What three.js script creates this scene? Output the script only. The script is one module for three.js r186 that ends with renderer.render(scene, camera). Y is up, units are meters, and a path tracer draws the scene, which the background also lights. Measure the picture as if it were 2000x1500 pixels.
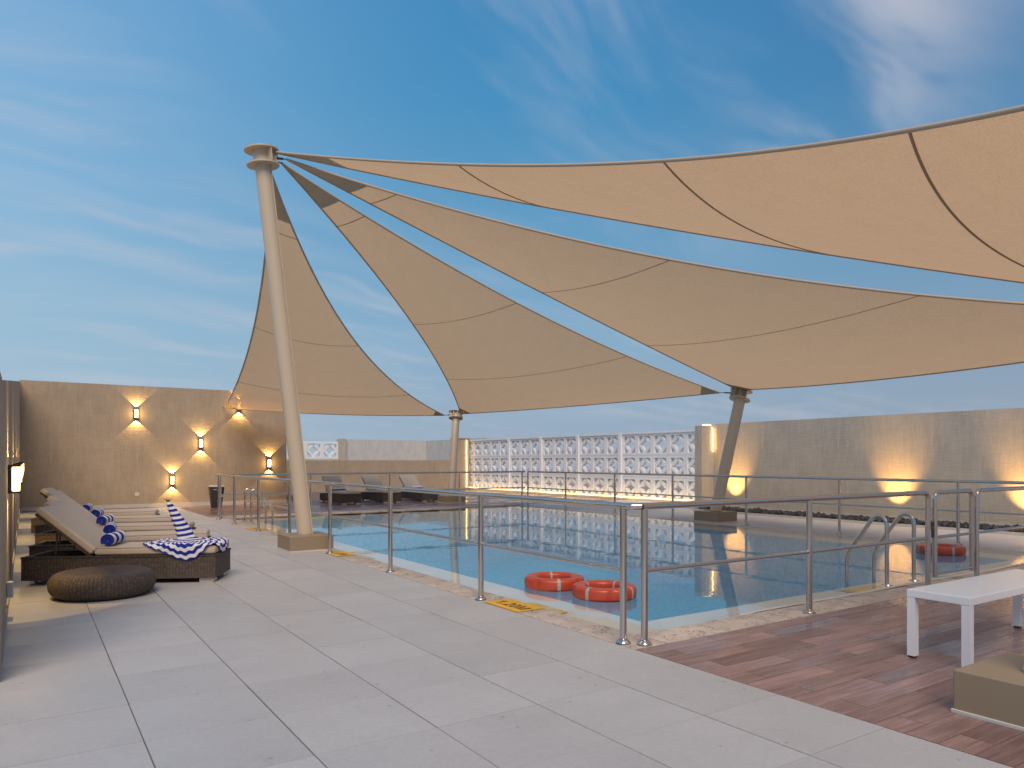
import * as THREE from 'three';
import { mergeGeometries } from 'three/addons/utils/BufferGeometryUtils.js';
import { RoundedBoxGeometry } from 'three/addons/geometries/RoundedBoxGeometry.js';
import { RectAreaLightUniformsLib } from 'three/addons/lights/RectAreaLightUniformsLib.js';

// ------------------------------------------------------------------ camera, sky, sun, exposure
const scene = new THREE.Scene();
const V = (x, y, z) => new THREE.Vector3(x, y, z);
const camera = new THREE.PerspectiveCamera(2 * Math.atan(750 / 1423) * 180 / Math.PI, 4 / 3, 0.05, 1200);
camera.position.set(0, 1.3, 0);
camera.lookAt(0.5546, 1.3, -0.832);                       // level camera, turned to the right
camera.setViewOffset(2000, 1500, 0, -149, 2000, 1500);    // lens shifted up: horizon low in the frame
const renderer = new THREE.WebGLRenderer();
renderer.toneMapping = THREE.LinearToneMapping;
renderer.toneMappingExposure = 1.0;
renderer.shadowMap.enabled = true;
RectAreaLightUniformsLib.init();

// seeded noise
function rng(seed) { let s = seed >>> 0; return () => { s = (s + 0x6D2B79F5) | 0; let t = Math.imul(s ^ (s >>> 15), 1 | s); t = (t + Math.imul(t ^ (t >>> 7), 61 | t)) ^ t; return ((t ^ (t >>> 14)) >>> 0) / 4294967296; }; }
const R = rng(7);
const hash = (x, y, s) => { let h = Math.imul(x, 374761393) + Math.imul(y, 668265263) + Math.imul(s, 974711); h = Math.imul(h ^ (h >>> 13), 1274126177); return ((h ^ (h >>> 16)) >>> 0) / 4294967296; };
function vnoise(x, y, s, px = 0, py = 0) {     // value noise, optionally periodic
  const xi = Math.floor(x), yi = Math.floor(y); let fx = x - xi, fy = y - yi; fx = fx * fx * (3 - 2 * fx); fy = fy * fy * (3 - 2 * fy);
  const m = (v, p) => p ? ((v % p) + p) % p : v, x0 = m(xi, px), x1 = m(xi + 1, px), y0 = m(yi, py), y1 = m(yi + 1, py);
  const a = hash(x0, y0, s), b = hash(x1, y0, s), c = hash(x0, y1, s), d = hash(x1, y1, s);
  return a + (b - a) * fx + (c - a) * fy + (a - b - c + d) * fx * fy;
}
function fbm(x, y, s, oct, px = 0, py = 0) { let v = 0, a = 0.5, f = 1, n = 0; for (let i = 0; i < oct; i++) { v += a * vnoise(x * f, y * f, s + i * 17, px * f, py * f); n += a; a *= 0.5; f *= 2; } return v / n; }
const sm = (a, b, x) => { const t = Math.min(1, Math.max(0, (x - a) / (b - a))); return t * t * (3 - 2 * t); };
const lin = (c) => c.map((v) => { v /= 255; return v <= 0.04045 ? v / 12.92 : Math.pow((v + 0.055) / 1.055, 2.4); });
const mix3 = (a, b, t) => [a[0] + (b[0] - a[0]) * t, a[1] + (b[1] - a[1]) * t, a[2] + (b[2] - a[2]) * t];

// dusk sky: pale towards the set sun (left of and behind the camera), deep blue away from it, thin cirrus
{
  const W = 2048, H = 1024, data = new Float32Array(W * H * 4);
  const els = [0, 4, 9, 17, 26, 36, 60, 90];
  const pale = [[172, 194, 209], [164, 192, 210], [155, 190, 213], [140, 184, 218], [128, 176, 216], [116, 168, 214], [88, 140, 192], [76, 126, 180]].map(lin);
  const mid = [[156, 171, 190], [150, 174, 196], [136, 174, 202], [104, 158, 196], [74, 144, 192], [66, 134, 186], [62, 118, 172], [66, 116, 170]].map(lin);
  const deep = [[156, 166, 184], [146, 164, 184], [130, 160, 186], [100, 150, 186], [72, 128, 176], [66, 120, 170], [60, 110, 164], [66, 116, 170]].map(lin);
  const ramp = (t, e) => { let i = 0; while (i < els.length - 2 && e > els[i + 1]) i++; return mix3(t[i], t[i + 1], Math.min(1, Math.max(0, (e - els[i]) / (els[i + 1] - els[i])))); };
  const camAz = Math.atan2(-0.832, 0.5546);
  for (let j = 0; j < H; j++) {
    const el = ((j + 0.5) / H - 0.5) * 180;
    for (let i = 0; i < W; i++) {
      const az = ((i + 0.5) / W - 0.5) * 2 * Math.PI;
      let d = (az - camAz) * 180 / Math.PI; d = ((d + 540) % 360) - 180;      // degrees right of the view axis
      const e = Math.max(0, el);
      // distance from the glow azimuth (-75 degrees)
      let g = Math.abs(((d + 75 + 540) % 360) - 180);
      let c = g < 75 ? mix3(ramp(pale, e), ramp(mid, e), sm(30, 75, g)) : mix3(ramp(mid, e), ramp(deep, e), sm(75, 110, g));
      if (el > 0) {
        // cirrus: streaked noise in a warped plane overhead
        const k = 1 / (Math.sin((e + 6) * Math.PI / 180)), X = k * Math.sin(d * Math.PI / 180), Y = k * Math.cos(d * Math.PI / 180);
        const wx = X + 0.5 * fbm(X * 1.3, Y * 1.3, 3, 3), wy = Y + 0.5 * fbm(X * 1.3 + 9, Y * 1.3, 5, 3);
        const u = wx * 0.80 + wy * 0.60, v = -wx * 0.60 + wy * 0.80;
        const cover = fbm(wx * 0.55 + 3.1, wy * 0.55 + 1.7, 11, 3);
        const streak = fbm(u * 0.9, v * 5.5, 21, 5), fine = fbm(u * 4, v * 16, 31, 4);
        let m = sm(0.44, 0.70, cover) * sm(0.36, 0.78, streak * 0.72 + fine * 0.28);
        m *= 0.55 * sm(0, 5, e);
        // broad plume to the upper right, as one cloud bank
        const px = d - 24 - (e - 22) * 0.55, pl = Math.exp(-(px * px) / 60) * sm(13, 20, e) * (0.35 + 0.9 * fbm(u * 1.6, v * 7, 41, 5));
        m = Math.min(0.75, m + 0.75 * pl * sm(0.3, 0.65, streak * 0.6 + fine * 0.4));
        c = mix3(c, lin([196, 198, 208]), m);
      }
      const o = (j * W + i) * 4; data[o] = c[0]; data[o + 1] = c[1]; data[o + 2] = c[2]; data[o + 3] = 1;
    }
  }
  const t = new THREE.DataTexture(data, W, H, THREE.RGBAFormat, THREE.FloatType);
  t.mapping = THREE.EquirectangularReflectionMapping; t.magFilter = t.minFilter = THREE.LinearFilter; t.needsUpdate = true;
  scene.background = t; scene.environment = t;
}
const sun = new THREE.DirectionalLight(new THREE.Color(1, 0.80, 0.62), 3.0);
sun.position.set(0.6, 13, -0.5); sun.target.position.set(6, 0, -10); scene.add(sun, sun.target);
sun.castShadow = true; sun.shadow.radius = 70; sun.shadow.mapSize.set(2048, 2048);
Object.assign(sun.shadow.camera, { left: -25, right: 25, top: 25, bottom: -25, near: 0.5, far: 80 });

// ------------------------------------------------------------------ helpers
const taken = {};
const numbered = (n) => { const k = taken[n] = (taken[n] ?? -1) + 1; return k ? `${n}_${String(k).padStart(3, '0')}` : n; };
const C = (r, g, b) => new THREE.Color().setRGB(r, g, b);
const std = (color, roughness, extra = {}) => new THREE.MeshStandardMaterial({ color, roughness, ...extra });
const phys = (color, roughness, extra = {}) => new THREE.MeshPhysicalMaterial({ color, roughness, ...extra });
function mesh(name, geo, mat, parent) { const o = new THREE.Mesh(geo, mat); o.name = name; o.castShadow = o.receiveShadow = true; parent.add(o); return o; }
function tag(o, label, category, group) { o.userData = { label, category }; if (group) o.userData.group = group; return o; }
function thing(name, label, category, pos = [0, 0, 0], turn = 0, group) { const o = new THREE.Group(); o.name = numbered(name); o.position.set(...pos); o.rotation.y = turn; scene.add(o); return tag(o, label, category, group); }
function struct(name, label) { const o = new THREE.Group(); o.name = numbered(name); o.userData = { kind: 'structure', label }; scene.add(o); return o; }
function copyOf(src, pos, turn, label, group) { const o = src.clone(); o.name = numbered(src.name.replace(/_\d{3}$/, '')); o.position.set(...pos); o.rotation.y = turn; o.userData = { ...src.userData, label }; if (group) o.userData.group = group; scene.add(o); return o; }
function bx(w, h, d, x = 0, y = 0, z = 0, ou = 0, ov = 0) {   // box with uv in metres
  const g = new THREE.BoxGeometry(w, h, d), uv = g.attributes.uv, dims = [[d, h], [d, h], [w, d], [w, d], [w, h], [w, h]];
  for (let f = 0; f < 6; f++) for (let k = 0; k < 4; k++) { const i = f * 4 + k; uv.setXY(i, uv.getX(i) * dims[f][0] + ou, uv.getY(i) * dims[f][1] + ov); }
  return g.translate(x, y, z);
}
const span = (x0, x1, y0, y1, z0, z1, ou, ov) => bx(x1 - x0, y1 - y0, z1 - z0, (x0 + x1) / 2, (y0 + y1) / 2, (z0 + z1) / 2, ou ?? x0, ov ?? z0);
const rbox = (w, h, d, r, x = 0, y = 0, z = 0) => new RoundedBoxGeometry(w, h, d, 3, r).translate(x, y, z);
function cyl(a, b, r0, r1 = r0, seg = 20, open = false) { const d = b.clone().sub(a), g = new THREE.CylinderGeometry(r1, r0, d.length(), seg, 1, open); g.applyQuaternion(new THREE.Quaternion().setFromUnitVectors(V(0, 1, 0), d.clone().normalize())); const m = a.clone().add(b).multiplyScalar(0.5); return g.translate(m.x, m.y, m.z); }
function fillet(pts, rad, n = 8) { const out = [pts[0]]; for (let i = 1; i < pts.length - 1; i++) { const p = pts[i], a = pts[i - 1].clone().sub(p).normalize(), b = pts[i + 1].clone().sub(p).normalize(), p0 = p.clone().addScaledVector(a, rad), p1 = p.clone().addScaledVector(b, rad); for (let k = 0; k <= n; k++) { const t = k / n; out.push(p0.clone().multiplyScalar((1 - t) ** 2).addScaledVector(p, 2 * t * (1 - t)).addScaledVector(p1, t * t)); } } out.push(pts[pts.length - 1]); return out; }
function sweep(pts, r, seg = 12, ry = r) {    // pipe along a polyline, parallel-transported, capped
  const n = pts.length, pos = [], nor = [], uv = [], idx = []; let N = null, len = 0; const q = new THREE.Quaternion(); let T0 = null;
  for (let i = 0; i < n; i++) {
    const T = (i ? pts[i].clone().sub(pts[i - 1]).normalize() : pts[1].clone().sub(pts[0]).normalize()); if (i && i < n - 1) T.add(pts[i + 1].clone().sub(pts[i]).normalize()).normalize();
    if (!N) { N = Math.abs(T.y) < 0.9 ? V(0, 1, 0) : V(1, 0, 0); N.addScaledVector(T, -N.dot(T)).normalize(); } else { q.setFromUnitVectors(T0, T); N.applyQuaternion(q); N.addScaledVector(T, -N.dot(T)).normalize(); }
    T0 = T; const B = T.clone().cross(N); if (i) len += pts[i].distanceTo(pts[i - 1]);
    for (let k = 0; k <= seg; k++) { const a = k / seg * Math.PI * 2, c = Math.cos(a), s = Math.sin(a); pos.push(pts[i].x + N.x * c * ry + B.x * s * r, pts[i].y + N.y * c * ry + B.y * s * r, pts[i].z + N.z * c * ry + B.z * s * r); const m = V(0, 0, 0).addScaledVector(N, c / ry).addScaledVector(B, s / r).normalize(); nor.push(m.x, m.y, m.z); uv.push(k / seg, len); }
  }
  const w = seg + 1; for (let i = 0; i < n - 1; i++) for (let k = 0; k < seg; k++) { const a = i * w + k, b = a + 1, c = a + w, d = c + 1; idx.push(a, b, c, b, d, c); }
  for (const [e, s] of [[0, -1], [n - 1, 1]]) { const base = pos.length / 3, T = (e ? pts[n - 1].clone().sub(pts[n - 2]) : pts[1].clone().sub(pts[0])).normalize().multiplyScalar(s); pos.push(pts[e].x, pts[e].y, pts[e].z); nor.push(T.x, T.y, T.z); uv.push(0, 0); for (let k = 0; k <= seg; k++) { const o = (e * w + k) * 3; pos.push(pos[o], pos[o + 1], pos[o + 2]); nor.push(T.x, T.y, T.z); uv.push(0, 0); } for (let k = 0; k < seg; k++) s > 0 ? idx.push(base, base + 2 + k, base + 1 + k) : idx.push(base, base + 1 + k, base + 2 + k); }
  const g = new THREE.BufferGeometry(); g.setAttribute('position', new THREE.Float32BufferAttribute(pos, 3)); g.setAttribute('normal', new THREE.Float32BufferAttribute(nor, 3)); g.setAttribute('uv', new THREE.Float32BufferAttribute(uv, 2)); g.setIndex(idx); return g;
}
const clean = (g) => { const o = g.index ? g.toNonIndexed() : g; for (const k of Object.keys(o.attributes)) if (!['position', 'normal', 'uv'].includes(k)) o.deleteAttribute(k); return o; };
const merge = (...gs) => mergeGeometries(gs.map(clean));
function grid(fn, nu, nv) { const pos = [], uv = [], idx = []; for (let j = 0; j <= nv; j++) for (let i = 0; i <= nu; i++) { const p = fn(i / nu, j / nv); pos.push(p[0], p[1], p[2]); uv.push(p[3] ?? i / nu, p[4] ?? j / nv); } for (let j = 0; j < nv; j++) for (let i = 0; i < nu; i++) { const a = j * (nu + 1) + i, b = a + 1, c = a + nu + 1, d = c + 1; idx.push(a, b, c, b, d, c); } const g = new THREE.BufferGeometry(); g.setAttribute('position', new THREE.Float32BufferAttribute(pos, 3)); g.setAttribute('uv', new THREE.Float32BufferAttribute(uv, 2)); g.setIndex(idx); g.computeVertexNormals(); return g; }

// ------------------------------------------------------------------ textures (tileable, uv in metres)
function tex(n, fn, srgb, rep = 1) { const d = new Uint8Array(n * n * 4); for (let j = 0; j < n; j++) for (let i = 0; i < n; i++) { const c = fn(i / n, j / n), o = (j * n + i) * 4; for (let k = 0; k < 3; k++) d[o + k] = Math.max(0, Math.min(255, Math.round(255 * (Array.isArray(c) ? c[k] : c)))); d[o + 3] = 255; } const t = new THREE.DataTexture(d, n, n); t.wrapS = t.wrapT = THREE.RepeatWrapping; t.magFilter = THREE.LinearFilter; t.minFilter = THREE.LinearMipmapLinearFilter; t.repeat.set(rep, rep); if (srgb) t.colorSpace = THREE.SRGBColorSpace; t.needsUpdate = true; return t; }
const tint = (v, a, b) => [a[0] + (b[0] - a[0]) * v, a[1] + (b[1] - a[1]) * v, a[2] + (b[2] - a[2]) * v];
// combed plaster: short vertical and horizontal scratches over broad mottling (2 m repeat)
const plasterBump = tex(1024, (u, v) => { const a = fbm(u * 160, v * 14, 1, 2, 160, 14), b = fbm(u * 14, v * 160, 2, 2, 14, 160), p = fbm(u * 10, v * 10, 3, 3, 10, 10); return 0.5 * (p > 0.5 ? a : b) + 0.25 * (p > 0.5 ? b : a) + 0.25 * fbm(u * 60, v * 60, 4, 3, 60, 60); }, false, 0.5);
const plasterCol = tex(1024, (u, v) => { const a = fbm(u * 150, v * 12, 1, 2, 150, 12), b = fbm(u * 12, v * 150, 2, 2, 12, 150), p = fbm(u * 6, v * 6, 9, 4, 6, 6), st = fbm(u * 30, v * 4, 12, 4, 30, 4); const k = 0.84 + 0.07 * (p - 0.5) + 0.07 * (a - 0.5) + 0.05 * (b - 0.5) + 0.06 * (st - 0.5); return [k, k * 0.995, k * 0.985]; }, true, 0.5);
const tileCol = tex(512, (u, v) => { const k = 0.90 + 0.05 * (fbm(u * 3, v * 3, 50, 5, 3, 3) - 0.5) - 0.012 * sm(0.54, 0.72, fbm(u * 7, v * 7, 58, 4, 7, 7)) + 0.05 * (fbm(u * 120, v * 120, 51, 2, 120, 120) - 0.5) - (hash(Math.floor(u * 90), Math.floor(v * 90), 77) > 0.9985 ? 0.12 : 0); return [k, k, k * 0.995]; }, true, 0.62);
const tileRough = tex(256, (u, v) => 0.36 + 0.22 * fbm(u * 6, v * 6, 55, 4, 6, 6), false, 0.4);
const travCol = tex(512, (u, v) => { const b = fbm(u * 4, v * 9, 60, 4, 4, 9), p = fbm(u * 46, v * 70, 62, 3, 46, 70), q = fbm(u * 9, v * 9, 63, 2, 9, 9); const pit = sm(0.60, 0.70, p) * sm(0.42, 0.6, q); return tint(pit * 0.7, [0.74 + 0.14 * b, 0.70 + 0.14 * b, 0.66 + 0.14 * b], [0.54, 0.48, 0.44]); }, true, 1.3);
const travBump = tex(512, (u, v) => { const p = fbm(u * 46, v * 70, 62, 3, 46, 70), q = fbm(u * 9, v * 9, 63, 2, 9, 9); return 1 - sm(0.60, 0.70, p) * sm(0.42, 0.6, q); }, false, 1.3);
const woodCol = tex(1024, (u, v) => { const g = fbm(u * 5, v * 90, 70, 4, 5, 90), f = fbm(u * 10, v * 240, 72, 2, 10, 240), b = fbm(u * 3, v * 8, 74, 3, 3, 8); const t = 0.5 * g + 0.3 * f + 0.35 * b; return tint(Math.min(1, Math.max(0, (t - 0.3) * 1.7)), [0.40, 0.315, 0.30], [0.58, 0.49, 0.475]); }, true, 0.7);
const woodRough = tex(512, (u, v) => 0.13 + 0.24 * sm(0.35, 0.7, fbm(u * 4, v * 7, 80, 4, 4, 7)) + 0.08 * fbm(u * 12, v * 200, 81, 2, 12, 200), false, 0.33);
const woodBump = tex(512, (u, v) => fbm(u * 5, v * 120, 70, 4, 5, 120), false, 0.7);
function weave(u, v, n, m) { const x = u * n, y = v * m, i = Math.floor(x), j = Math.floor(y), fx = x - i - 0.5, fy = y - j - 0.5, over = (i + j) % 2 === 0; const hy = Math.sqrt(Math.max(0, 1 - 4 * fy * fy)) * (over ? 1 : 0.62), hx = Math.sqrt(Math.max(0, 1 - 4 * fx * fx)) * (over ? 0.5 : 0.95); return Math.max(hx, hy); }
const wickBump = tex(512, (u, v) => weave(u, v, 16, 48), false, 2);
const wickCol = tex(512, (u, v) => { const h = weave(u, v, 16, 48), n = 0.85 + 0.3 * hash(Math.floor(v * 48), Math.floor(u * 16), 5), s = fbm(u * 40, v * 40, 91, 2, 40, 40); const k = (0.35 + 0.65 * h) * n * (0.8 + 0.4 * s); return [0.36 * k, 0.315 * k, 0.285 * k]; }, true, 2);
const clothBump = tex(256, (u, v) => 0.5 + 0.25 * Math.sin(u * Math.PI * 2 * 64) + 0.25 * Math.sin(v * Math.PI * 2 * 64), false, 8);
const sailCol = tex(1024, (u, v) => { const k = 0.88 + 0.03 * (fbm(u * 3, v * 3, 100, 4, 3, 3) - 0.5) + 0.13 * (fbm(u * 380, v * 90, 101, 2, 380, 90) - 0.5) + 0.13 * (fbm(u * 90, v * 380, 102, 2, 90, 380) - 0.5); return [k, k * 0.985, k * 0.96]; }, true, 0.9);
const poolCol = tex(512, (u, v) => { const gx = (u * 20) % 1, gy = (v * 20) % 1, gr = gx < 0.06 || gy < 0.06 ? 0.88 : 1, n = hash(Math.floor(u * 20), Math.floor(v * 20), 9); const k = gr * (0.90 + 0.14 * n); return [0.52 * k, 0.84 * k, 0.93 * k]; }, true, 1);
const rippleBump = tex(1024, (u, v) => 0.6 * fbm(u * 6, v * 6, 110, 3, 6, 6) + 0.3 * fbm(u * 22, v * 22, 113, 2, 22, 22) + 0.1 * fbm(u * 60, v * 60, 116, 2, 60, 60), false, 0.25);
const terryBump = tex(256, (u, v) => fbm(u * 90, v * 90, 120, 2, 90, 90), false, 4);
const stripeCol = tex(256, (u) => ((u * 2) % 1) < 0.5 ? [0.93, 0.93, 0.95] : [0.06, 0.16, 0.60], true, 1);

// ------------------------------------------------------------------ materials
const M = {
  wall: std(C(0.56, 0.45, 0.335), 0.88, { map: plasterCol, bumpMap: plasterBump, bumpScale: 0.006 }),
  wallGrey: std(C(0.67, 0.605, 0.52), 0.88, { map: plasterCol, bumpMap: plasterBump, bumpScale: 0.006 }),
  white: std(C(0.78, 0.77, 0.76), 0.75, { map: plasterCol }),
  plinth: std(C(0.27, 0.21, 0.14), 0.5, { bumpMap: plasterBump, bumpScale: 0.0005 }),
  mast: phys(C(0.54, 0.46, 0.36), 0.42, { clearcoat: 0.2, clearcoatRoughness: 0.4 }),
  grout: std(C(0.15, 0.14, 0.13), 0.95), base: std(C(0.22, 0.21, 0.20), 0.95),
  tiles: [0.96, 1.0, 1.035, 0.98].map((k) => std(C(0.535 * k, 0.53 * k, 0.535 * k), 1, { map: tileCol, roughnessMap: tileRough })),
  coping: [0.96, 1.02, 0.92].map((k) => std(C(0.80 * k, 0.78 * k, 0.76 * k), 0.8, { map: travCol, bumpMap: travBump, bumpScale: 0.004 })),
  deck: [0.74, 0.98, 1.18, 0.88, 1.06].map((k) => std(C(1.18 * k, 1.10 * k, 1.07 * k), 1, { map: woodCol, roughnessMap: woodRough, bumpMap: woodBump, bumpScale: 0.0008 })),
  farDeck: std(C(0.95, 0.92, 0.92), 1, { map: woodCol, roughnessMap: woodRough }),
  sideDeck: std(C(0.66, 0.63, 0.60), 0.55, { map: tileCol }),
  ledge: std(C(0.82, 0.78, 0.71), 0.5, { map: tileCol }),
  pool: std(C(0.62, 0.80, 0.90), 0.4, { map: poolCol }),
  water: phys(C(0.93, 0.98, 1.0), 0.015, { transmission: 1, thickness: 0, ior: 1.33, bumpMap: rippleBump, bumpScale: 0.0016 }),
  steel: std(C(0.60, 0.57, 0.54), 0.2, { metalness: 1 }), dark: std(C(0.03, 0.03, 0.032), 0.5), darkSteel: std(C(0.12, 0.12, 0.13), 0.4, { metalness: 0.8 }),
  bench: phys(C(0.80, 0.81, 0.83), 0.28, { clearcoat: 0.5, clearcoatRoughness: 0.1 }),
  screen: std(C(0.80, 0.81, 0.82), 0.75),
  wicker: std(C(0.86, 0.86, 0.87), 0.7, { map: wickCol, bumpMap: wickBump, bumpScale: 0.006 }),
  cushion: std(C(0.47, 0.40, 0.325), 0.92, { bumpMap: clothBump, bumpScale: 0.0006 }), piping: std(C(0.36, 0.26, 0.17), 0.9),
  foot: std(C(0.55, 0.52, 0.48), 0.6), rubber: std(C(0.10, 0.095, 0.09), 0.8),
  sail: phys(C(0.90, 0.63, 0.40), 0.95, { map: sailCol, transmission: 0.66, thickness: 0, specularIntensity: 0.1 }), hem: std(C(0.46, 0.38, 0.29), 0.9), seam: std(C(0.38, 0.28, 0.18), 0.95),
  ring: phys(C(0.43, 0.05, 0.018), 0.42, { clearcoat: 0.25, clearcoatRoughness: 0.35 }), ringDark: std(C(0.42, 0.045, 0.012), 0.5), band: std(C(0.36, 0.33, 0.31), 0.5),
  towel: std(C(0.9, 0.9, 0.9), 0.98, { map: stripeCol, bumpMap: terryBump, bumpScale: 0.003 }), towelWhite: std(C(0.80, 0.80, 0.82), 0.98, { bumpMap: terryBump, bumpScale: 0.003 }), towelNavy: std(C(0.02, 0.035, 0.16), 0.98),
  leaf: std(C(0.07, 0.12, 0.03), 0.6), turf: std(C(0.06, 0.17, 0.04), 0.95), stone: std(C(0.022, 0.024, 0.03), 0.55),
  glow: std(C(0.9, 0.7, 0.4), 0.5, { emissive: C(1, 0.68, 0.26), emissiveIntensity: 4 }),
  rope: std(C(0.9, 0.7, 0.4), 0.5, { emissive: C(1, 0.66, 0.22), emissiveIntensity: 3.2 }),
  ground: std(C(0.30, 0.26, 0.21), 0.95),
};

// ------------------------------------------------------------------ setting
{ const g = struct('ground', 'sandy open ground far below the terrace'); mesh('ground_sheet', new THREE.PlaneGeometry(900, 900).rotateX(-Math.PI / 2).translate(0, -4, 0), M.ground, g); }
const TX = [-0.14, 0.454, 1.058, 1.662, 2.267, 2.871, 3.476];
{ // terrace of large pale tiles, each one a slab
  const g = struct('terrace_paving', 'terrace of large pale grey square tiles');
  mesh('grout_bed', span(-0.14, 3.476, -0.30, -0.004, -22.3, 1.3), M.grout, g);
  for (let c = 0; c < 6; c++) for (let r = 0; r < 38; r++) {
    const z1 = 1.08 - r * 0.6045, z0 = Math.max(z1 - 0.6045, -22.29), x0 = TX[c] + 0.0025 + 0.002 * hash(c, r, 14), x1 = TX[c + 1] - 0.0025 - 0.002 * hash(c, r, 15), h = (hash(c, r, 4) - 0.5) * 0.0016;
    mesh('tile', span(x0, x1, -0.02, h, z0 + 0.0008 + 0.001 * hash(c, r, 16), z1 - 0.0008 - 0.001 * hash(c, r, 17), hash(c, r, 5) * 9, hash(c, r, 6) * 9), M.tiles[Math.floor(hash(c, r, 7) * 4)], g);
  }
}
{ // coping stones round the pool
  const g = struct('pool_coping', 'rough travertine coping stones along the pool edge');
  mesh('mortar_bed', merge(span(3.476, 3.782, -0.30, -0.006, -17.74, -3.69), span(3.782, 12.2, -0.30, -0.006, -4.012, -3.69)), M.grout, g);
  let z = -3.694, k = 0; while (z > -17.7) { const l = 0.5 + 0.35 * hash(k, 1, 8), z0 = Math.max(z - l, -17.74); mesh('stone', span(3.4795, 3.784 + (hash(k, 5, 8) - 0.5) * 0.006, -0.04, (hash(k, 2, 8) - 0.5) * 0.004, z0 + 0.002, z - 0.002, hash(k, 3, 8) * 5, hash(k, 4, 8) * 5), M.coping[k % 3], g); z = z0; k++; }
  let x = 3.79; while (x < 12.1) { const l = 0.5 + 0.4 * hash(k, 1, 8), x1 = Math.min(x + l, 12.2); mesh('stone', span(x + 0.002, x1 - 0.002, -0.04, (hash(k, 2, 8) - 0.5) * 0.004, -4.014 + (hash(k, 5, 8) - 0.5) * 0.006, -3.694, hash(k, 3, 8) * 5, hash(k, 4, 8) * 5), M.coping[k % 3], g); x = x1; k++; }
}
{ // wood-look plank tiles in front of the pool
  const g = struct('plank_deck', 'wet brown wood-look plank deck'); mesh('grout_bed', span(3.478, 13.5, -0.30, -0.005, -3.69, 2.2), std(C(0.46, 0.41, 0.38), 0.9), g);
  const rest = []; let n = 0;
  for (let r = 0; r < 38; r++) { const z1 = -3.692 + (r + 1) * 0.1535, z0 = z1 - 0.1535; let x = 3.479, first = r % 2 ? 0.205 : 0.68; while (x < 12.2) { const l = x < 3.5 ? first : 0.95, x1 = Math.min(x + l, 12.2), b = span(x + 0.002, x1 - 0.002, -0.02, (hash(n, 2, 30) - 0.5) * 0.001, z0 + 0.0022, z1 - 0.0022, hash(n, 3, 30) * 7, hash(n, 4, 30) * 7); n++; if (x < 8.6 && z1 < 0.9 + 0.0 * x && (z1 < -0.6 || x < 6)) mesh('plank', b, M.deck[Math.floor(hash(n, 9, 30) * 5)], g); else rest.push(b); x = x1; } }
  const o = mesh('planks_beyond', merge(...rest), M.deck[1], g); o.userData.kind = 'stuff';
}
{ const g = struct('lounge_deck', 'far wood-look deck behind the pool'); mesh('deck_slab', span(3.48, 16.4, -0.3, 0, -28, -17.75), M.farDeck, g); mesh('pale_kerb', span(3.79, 12.0, -0.02, 0.012, -17.745, -17.41), M.coping[1], g); }
{ const g = struct('side_deck', 'pale stone deck along the far side of the pool'); mesh('deck_slab', merge(span(11.835, 14.25, -0.3, 0, -17.745, 2.5), span(14.252, 16.4, -0.3, 0.002, -17.745, -13.2)), M.sideDeck, g); mesh('kerb', span(14.25, 14.31, -0.2, 0.05, -12.95, 2.5), M.sideDeck, g); }
{ // pool: deep basin with a shallow overflow ledge all round, water flush with the deck
  const g = struct('pool_basin', 'blue tiled swimming pool with a pale overflow ledge');
  const X0 = 3.80, X1 = 11.83, Z0 = -17.41, Z1 = -4.028, x0 = 4.34, x1 = 11.30, z0 = -16.92, z1 = -4.52, yb = -1.35, yl = -0.07;
  mesh('floor', span(x0, x1, yb - 0.1, yb, z0, z1), M.pool, g);
  mesh('ledge', span(X0, x0, -1.4, yl, Z0, Z1), M.ledge, g); mesh('ledge', span(x1, X1, -1.4, yl, Z0, Z1), M.ledge, g); mesh('ledge', span(x0, x1, -1.4, yl, Z0, z0), M.ledge, g);
  // near ledge rises out of the water at its outer rim with a wavy wet edge
  mesh('ledge', span(x0, x1, -1.4, yl - 0.03, z1, Z1), M.ledge, g);
  mesh('rim', grid((u, v) => { const x = X0 + 0.004 + u * (X1 - X0 - 0.008), d = v * 0.48, rim = sm(4.4, 5.3, x); let y = -0.066 + 0.064 * sm(0.30, 0.02, d) * rim + 0.014 * (fbm(x * 1.6, d * 3, 130, 3) - 0.45) * rim; y = Math.max(y, -0.07 + 0.003); return [x, y, Z1 - 0.002 - d, x, d]; }, 240, 16), M.ledge, g);
  mesh('wall_lining', merge(span(x0 - 0.0, x0 + 0.012, yb, yl - 0.012, z0, z1), span(x1 - 0.012, x1, yb, yl - 0.012, z0, z1), span(x0 + 0.012, x1 - 0.012, yb, yl - 0.012, z0, z0 + 0.012), span(x0 + 0.012, x1 - 0.012, yb, yl - 0.042, z1 - 0.012, z1)), M.pool, g);
  mesh('gutter', merge(span(3.70, 3.80, -0.6, -0.12, -17.7, -4.0), span(3.80, 11.83, -0.6, -0.12, -4.027, -3.9)), M.dark, g);
  const w = struct('pool_water', 'still pool water'); mesh('water_surface', grid((u, v) => [X0 + 0.002 + u * (X1 - X0 - 0.004), -0.012, Z0 + 0.002 + v * (Z1 - Z0 - 0.004), u * 8, v * 13.4], 2, 2), M.water, w);
}
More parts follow.
